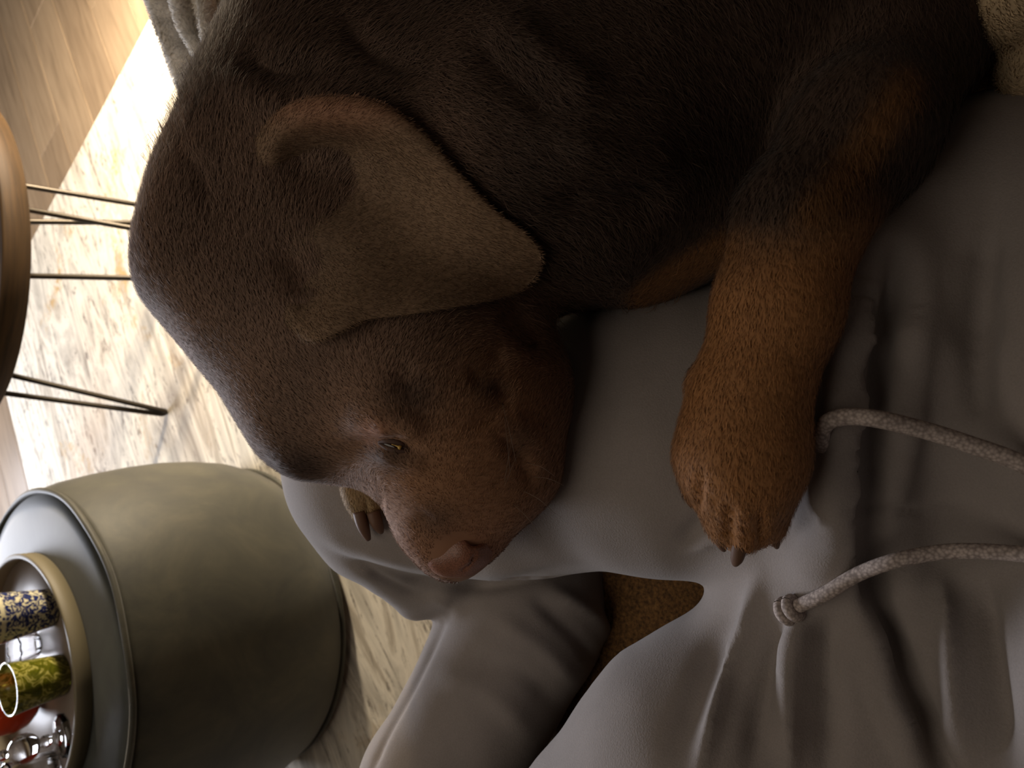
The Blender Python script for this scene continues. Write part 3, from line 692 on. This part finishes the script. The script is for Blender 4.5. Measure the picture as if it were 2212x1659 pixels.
def ruff(c, n):
    x, y, s = project(c); vis = ((CAM - c) * n).sum(1) / np.linalg.norm(CAM - c, axis=1)
    return (np.abs(vis) < 0.45) * (x < 560) * (y > 20) * (y < 420) * np.exp(-((y - 240) / 90.0) ** 2) + 0.10 * (vis > -0.3) * (x > 950) * (x < 1500) * (y > 150) * (y < 700)
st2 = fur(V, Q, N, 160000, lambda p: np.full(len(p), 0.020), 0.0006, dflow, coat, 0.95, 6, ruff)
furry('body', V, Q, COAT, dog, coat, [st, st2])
dog_bvh = BVHTree.FromPolygons([tuple(v) for v in V], [tuple(q) for q in Q.tolist()])

# ears
def make_ear(rows, nv, hfun, colf, flowf, name, seed):
    top = catmull([r[0] for r in rows], 8); bot = catmull([r[1] for r in rows], 8); nu = len(top)
    Sd = np.zeros((nu, nv)); X = np.zeros((nu, nv)); Y = np.zeros((nu, nv))
    for i in range(nu):
        for j in range(nv):
            w = j / (nv - 1); X[i, j], Y[i, j] = top[i] * (1 - w) + bot[i] * w
            Sd[i, j] = depth_on(dog_bvh, X[i, j], Y[i, j], np.nan)
    Sd = np.where(np.isnan(Sd), np.nanmean(Sd), Sd); Raw = Sd.copy()
    for _ in range(30):
        pd = np.pad(Sd, 1, mode='edge'); sm_ = (pd[:-2, 1:-1] + pd[2:, 1:-1] + pd[1:-1, :-2] + pd[1:-1, 2:]) / 4
        Sd = np.minimum(sm_, np.where(np.arange(nu)[:, None] > 0, Sd + 0.002, Sd))
    U = np.linspace(0, 1, nu)[:, None]; Wv = np.linspace(0, 1, nv)[None]
    H = hfun(U, Wv); kk = np.clip((U - 0.2) / 0.2, 0, 1) * np.ones_like(Wv); Fin = (1 - kk) * (Sd - H) + kk * np.minimum(Sd - H, Raw - 0.0045)
    for _ in range(3):
        pd = np.pad(Fin, 1, mode='edge'); Fin = 0.5 * Fin + 0.125 * (pd[:-2, 1:-1] + pd[2:, 1:-1] + pd[1:-1, :-2] + pd[1:-1, 2:])
    T = 0.0035
    Vf = np.array([P(X[i, j], Y[i, j], Fin[i, j]) for i in range(nu) for j in range(nv)])
    Vb = np.array([P(X[i, j], Y[i, j], Fin[i, j] + T) for i in range(nu) for j in range(nv)])
    q = []
    id_ = lambda i, j: i * nv + j; n0 = nu * nv
    for i in range(nu - 1):
        for j in range(nv - 1):
            q.append((id_(i, j), id_(i, j + 1), id_(i + 1, j + 1), id_(i + 1, j))); q.append((n0 + id_(i, j), n0 + id_(i + 1, j), n0 + id_(i + 1, j + 1), n0 + id_(i, j + 1)))
    for i in range(nu - 1):
        q.append((id_(i, 0), id_(i + 1, 0), n0 + id_(i + 1, 0), n0 + id_(i, 0))); q.append((id_(i, nv - 1), n0 + id_(i, nv - 1), n0 + id_(i + 1, nv - 1), id_(i + 1, nv - 1)))
    for j in range(nv - 1):
        q.append((id_(0, j), n0 + id_(0, j), n0 + id_(0, j + 1), id_(0, j + 1))); q.append((id_(nu - 1, j), id_(nu - 1, j + 1), n0 + id_(nu - 1, j + 1), n0 + id_(nu - 1, j)))
    EV = np.concatenate([Vf, Vb]); EQ = np.array(q)
    EN = vnormals(EV, EQ)
    if ((CAM - EV[:n0]) * EN[:n0]).sum() < 0: EQ = EQ[:, ::-1]; EN = -EN
    EV = relax(EV, EQ, 0.3)
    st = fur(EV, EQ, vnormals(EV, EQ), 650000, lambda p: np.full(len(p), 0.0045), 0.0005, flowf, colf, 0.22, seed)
    return furry(name, EV, EQ, COAT, dog, colf, [st])
EARC = np.array(lin(136, 110, 85)[:3])
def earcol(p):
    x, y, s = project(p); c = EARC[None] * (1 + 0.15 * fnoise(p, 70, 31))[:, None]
    w = np.clip(0.4 * blob(x, y, 680, 400, 110, 120) + 0.35 * blob(x, y, 640, 600, 70, 90), 0, 1)[:, None]; c = c * (1 - w) + DARK[None] * 1.3 * w  # shade of the ear hollow painted into its colour
    w = np.clip(blob(x, y, 720, 235, 180, 45) * 0.7, 0, 1)[:, None]; return c * (1 - w) + WARM[None] * w  # lit fringe of the upper fold painted in as a warm tone
rows = [((515, 380), (570, 640)), ((570, 272), (625, 706)), ((640, 218), (665, 738)), ((740, 208), (720, 724)), ((830, 228), (790, 692)), ((915, 288), (880, 680)), ((985, 366), (985, 664)),
        ((1060, 446), (1068, 648)), ((1122, 492), (1120, 632)), ((1158, 528), (1152, 604)), ((1170, 556), (1168, 580))]
def earH(u, w):
    H = 0.004 + 0.010 * np.sin(np.clip(u * 1.4, 0, 1) * math.pi / 2) + 0 * w
    H = H + 0.024 * np.exp(-((u - 0.28) / 0.2) ** 2 - ((w - 0.06) / 0.13) ** 2)       # rolled upper fold
    H = H + 0.006 * np.exp(-((u - 0.26) / 0.12) ** 2 - ((w - 0.97) / 0.12) ** 2)      # front fold
    H = H - 0.027 * np.exp(-((u - 0.28) / 0.18) ** 2 - ((w - 0.33) / 0.16) ** 2)      # hollow
    H = H - 0.016 * np.exp(-((u - 0.17) / 0.11) ** 2 - ((w - 0.72) / 0.13) ** 2)
    H = H + 0.005 * np.exp(-((u - 0.62) / 0.25) ** 2 - ((w - 0.45) / 0.3) ** 2)
    k = np.clip(u / 0.14, 0, 1); k = k * k * (3 - 2 * k); return H * k - 0.008 * (1 - k)
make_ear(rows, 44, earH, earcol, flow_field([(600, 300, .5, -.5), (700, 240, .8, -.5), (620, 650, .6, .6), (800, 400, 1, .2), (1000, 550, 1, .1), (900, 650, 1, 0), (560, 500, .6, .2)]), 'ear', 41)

# nose leather, nostril, eye, claws, whiskers
m = NT('nose_leather', 0.38); v_ = m.coords((1, 1, 1)); vo = m.n('ShaderNodeTexVoronoi'); vo.inputs['Scale'].default_value = 900; m.l(v_, vo.inputs['Vector'])
m.base(m.ramp(vo.outputs['Distance'], [(0.1, lin(156, 106, 84)), (0.8, lin(120, 80, 62))])); m.bump(vo.outputs['Distance'], 0.3, 0.0006); NOSE = m.m
m = NT('dark_horn', 0.6); m.b.inputs['Base Color'].default_value = lin(104, 76, 58); HORN = m.m
m = NT('dark_hollow', 0.8); m.b.inputs['Base Color'].default_value = lin(16, 9, 7); HOLLOW = m.m
S = SDF(0.0016)
def n_(a, b, k=0.008, op='u'): S.cone(P(a[0], a[1], a[2]), P(b[0], b[1], b[2]), pr(a[3], a[2]), pr(b[3], b[2]), k, op)
s0 = 0.603
n_((958, 1188, s0, 46), (1008, 1180, s0 - .007, 47)); n_((1008, 1180, s0 - .007, 47), (1032, 1194, s0 - .002, 32)); n_((972, 1206, s0, 40), (1000, 1210, s0, 38))
n_((1012, 1158, s0 - .024, 9), (1022, 1172, s0 - .008, 9), 0.002, 'd'); n_((1022, 1168, s0 - .024, 10), (1046, 1172, s0 - .018, 7), 0.002, 'd'); n_((1022, 1168, s0 - .022, 11), (1026, 1174, s0 - .006, 9), 0.002, 'd'); n_((1000, 1232, s0 - .016, 3), (1034, 1190, s0 - .026, 3), 0.002, 'd')
V, Q = S.mesh(2); o = under(dog, big_mesh('nose', V, Q, NOSE)); tag(o, 'liver brown nose leather')
m = NT('eye_gloss', 0.06); m.b.inputs['Base Color'].default_value = lin(40, 22, 12); m.b.inputs['Coat Weight'].default_value = 0.6; EYE = m.m
se = depth_on(dog_bvh, 848, 963, 0.55)
def uvball(name, c, r, mat, parent, sq=(1, 1, 1), seg=20):
    v = []; f = []
    for i in range(seg // 2 + 1):
        t = math.pi * i / (seg // 2)
        for j in range(seg):
            a = 2 * math.pi * j / seg; v.append((c[0] + r * sq[0] * math.sin(t) * math.cos(a), c[1] + r * sq[1] * math.sin(t) * math.sin(a), c[2] + r * sq[2] * math.cos(t)))
    for i in range(seg // 2):
        for j in range(seg): k = (j + 1) % seg; f.append((i * seg + j, i * seg + k, (i + 1) * seg + k, (i + 1) * seg + j))
    return under(parent, mesh_obj(name, v, f, mat))
epts = [P(x, y, depth_on(dog_bvh, x, y, se) + 0.0004) for x, y in ((818, 956), (835, 959), (852, 964), (868, 970), (882, 975))]
ec = catmull(epts, 6); tube('eye', ec, 0.0021 * np.sin(np.linspace(0.1, math.pi - 0.1, len(ec))) + 0.0003, EYE, dog, 10)
def lid(px, r, off): 
    pts = [P(x, y, depth_on(dog_bvh, x, y, se) + off) for x, y in px]
    c = catmull(pts, 6); rr = r * np.sin(np.linspace(0.15, math.pi - 0.15, len(c))) + 0.0006
    return c, rr
m = NT('eyelid_skin', 0.75); m.b.inputs['Base Color'].default_value = lin(84, 60, 48); LID = m.m
c, rr = lid([(818, 955), (835, 951), (852, 953), (868, 960), (884, 972)], 0.0022, 0.0005); tube('upper_eyelid', c, rr, LID, dog, 10)
c, rr = lid([(818, 957), (835, 966), (852, 972), (868, 974), (884, 974)], 0.0020, 0.0005); tube('lower_eyelid', c, rr, LID, dog, 10)
m = NT('tear_crust', 0.3); m.b.inputs['Base Color'].default_value = lin(214, 176, 90); TEAR = m.m
pts = [P(x, y, depth_on(dog_bvh, x, y, se) - 0.0035) for x, y in ((846, 960), (856, 963), (866, 968))]; tube('tear_fleck', catmull(pts, 4), [0.0003] * 4 + [0.0005] * 2 + [0.0012, 0.0016, 0.0014], TEAR, dog, 8)
def claw(px, s, r):
    pts = catmull([P(x, y, s_) for (x, y), s_ in zip(px, s)], 5); n = len(pts)
    tube('claw', pts, r * (1 - 0.6 * np.linspace(0, 1, n) ** 3), HORN, dog, 10)
claw([(1600, 1150), (1596, 1185), (1592, 1206), (1588, 1219)], [.482, .487, .492, .497], 0.0050)
claw([(1552, 1140), (1556, 1168), (1564, 1188)], [.488, .493, .50], 0.0042)
claw([(1662, 1135), (1672, 1160), (1678, 1182)], [.488, .493, .50], 0.0042)
claw([(1494, 1050), (1492, 1078), (1500, 1094)], [.494, .498, .504], 0.0040)
claw([(1498, 800), (1492, 818), (1490, 838)], [.492, .492, .496], 0.0036)
claw([(776, 1105), (784, 1135), (796, 1166)], [.712, .712, .718], 0.0062)
claw([(806, 1105), (814, 1130), (824, 1150)], [.708, .708, .714], 0.0062)
claw([(838, 1095), (844, 1115), (848, 1130)], [.708, .71, .715], 0.005)
m = NT('whisker_hair', 0.4); m.b.inputs['Base Color'].default_value = lin(120, 100, 84); WHISK = m.m
for (x, y), (dx, dy), L in (((1090, 900), (12, 120), 1), ((1110, 930), (-20, 110), 1), ((1130, 960), (-40, 90), 1), ((1085, 870), (30, 130), 1), ((1140, 1000), (60, 30), 1), ((1130, 1060), (70, 50), 1), ((1110, 1090), (60, 70), 1), ((1150, 1030), (70, 20), 1)):
    s = depth_on(dog_bvh, x, y, 0.55)
    pts = catmull([P(x, y, s), P(x + dx * .5, y + dy * .5 - 6, s - 0.012), P(x + dx, y + dy, s - 0.014)], 6); tube('whisker', pts, np.linspace(0.00026, 0.0001, len(pts)), WHISK, dog, 5)

# ================================================================== throws
m = NT('plush_grey', 0.95); at_ = m.n('ShaderNodeAttribute', attribute_name='coat'); m.base(at_.outputs['Color']); 
tr = m.n('ShaderNodeBsdfTranslucent'); m.l(at_.outputs['Color'], tr.inputs['Color']); mx = m.n('ShaderNodeMixShader'); mx.inputs[0].default_value = 0.2
m.l(m.b.outputs[0], mx.inputs[1]); m.l(tr.outputs[0], mx.inputs[2]); m.l(mx.outputs[0], m.t.nodes['Material Output'].inputs['Surface']); PLUSH = m.m
def pile(name, S, colr, label, cat, dens, ln, seed):
    V, Q = S.mesh(2); N = vnormals(V, Q); V = V + N * (0.002 * fnoise(V, 60, seed))[:, None]; N = vnormals(V, Q)
    colf = lambda p: np.array(colr)[None] * (1 + 0.2 * fnoise(p, 160, seed + 1))[:, None]
    fl = lambda p: np.stack([fnoise(p, 140, seed + 2), fnoise(p, 140, seed + 3), fnoise(p, 140, seed + 4)], 1) + 0.05
    root = empty(name, V.mean(0)); tag(root, label, cat)
    kp = lambda c, n: np.where(((CAM - c) * n).sum(1) > -0.2, 1.0, 0.2)
    furry('fleece', V, Q, PLUSH, root, colf, [fur(V, Q, N, dens, lambda p: np.full(len(p), ln), 0.0009, fl, colf, 1.1, seed, kp)])
S = SDF(0.006); sg = 0.98
def t_(S, pts, k): S.chain([(P(x, y, s), pr(r, s)) for x, y, s, r in pts], k)
t_(S, [(300, -170, sg, 36), (338, -20, sg, 33), (379, 90, sg, 30), (420, 200, sg, 28), (460, 300, sg, 26)], 0.002)
t_(S, [(356, -170, sg - .05, 22), (380, -30, sg - .05, 22), (402, 60, sg - .05, 21), (436, 120, sg - .05, 20), (500, 180, sg - .05, 20)], 0.002)
t_(S, [(440, -170, sg - .07, 22), (446, -20, sg - .07, 22), (450, 60, sg - .07, 21), (470, 130, sg - .07, 21)], 0.002)
t_(S, [(540, -170, sg - .02, 66), (560, 100, sg - .02, 66), (640, 300, sg - .02, 66)], 0.01)
t_(S, [(420, -170, sg + .05, 90), (480, 60, sg + .05, 80), (560, 250, sg + .05, 80)], 0.01)
pile('plush_throw', S, lin(238, 232, 222)[:3], 'pale grey plush throw in upright folds beyond the dog', 'throw blanket', 300000, 0.006, 61)
S = SDF(0.005)
t_(S, [(2205, -120, 0.50, 92), (2200, 0, 0.50, 88), (2235, 20, 0.50, 84)], 0.01); t_(S, [(2235, 150, 0.52, 78), (2330, 130, 0.52, 90)], 0.01); t_(S, [(2300, -60, 0.54, 130), (2380, 60, 0.55, 150)], 0.01)
pile('fleece_blanket', S, lin(206, 182, 146)[:3], 'cream fleece blanket bunched beside the hip at the dark sofa corner', 'blanket', 500000, 0.005, 71)
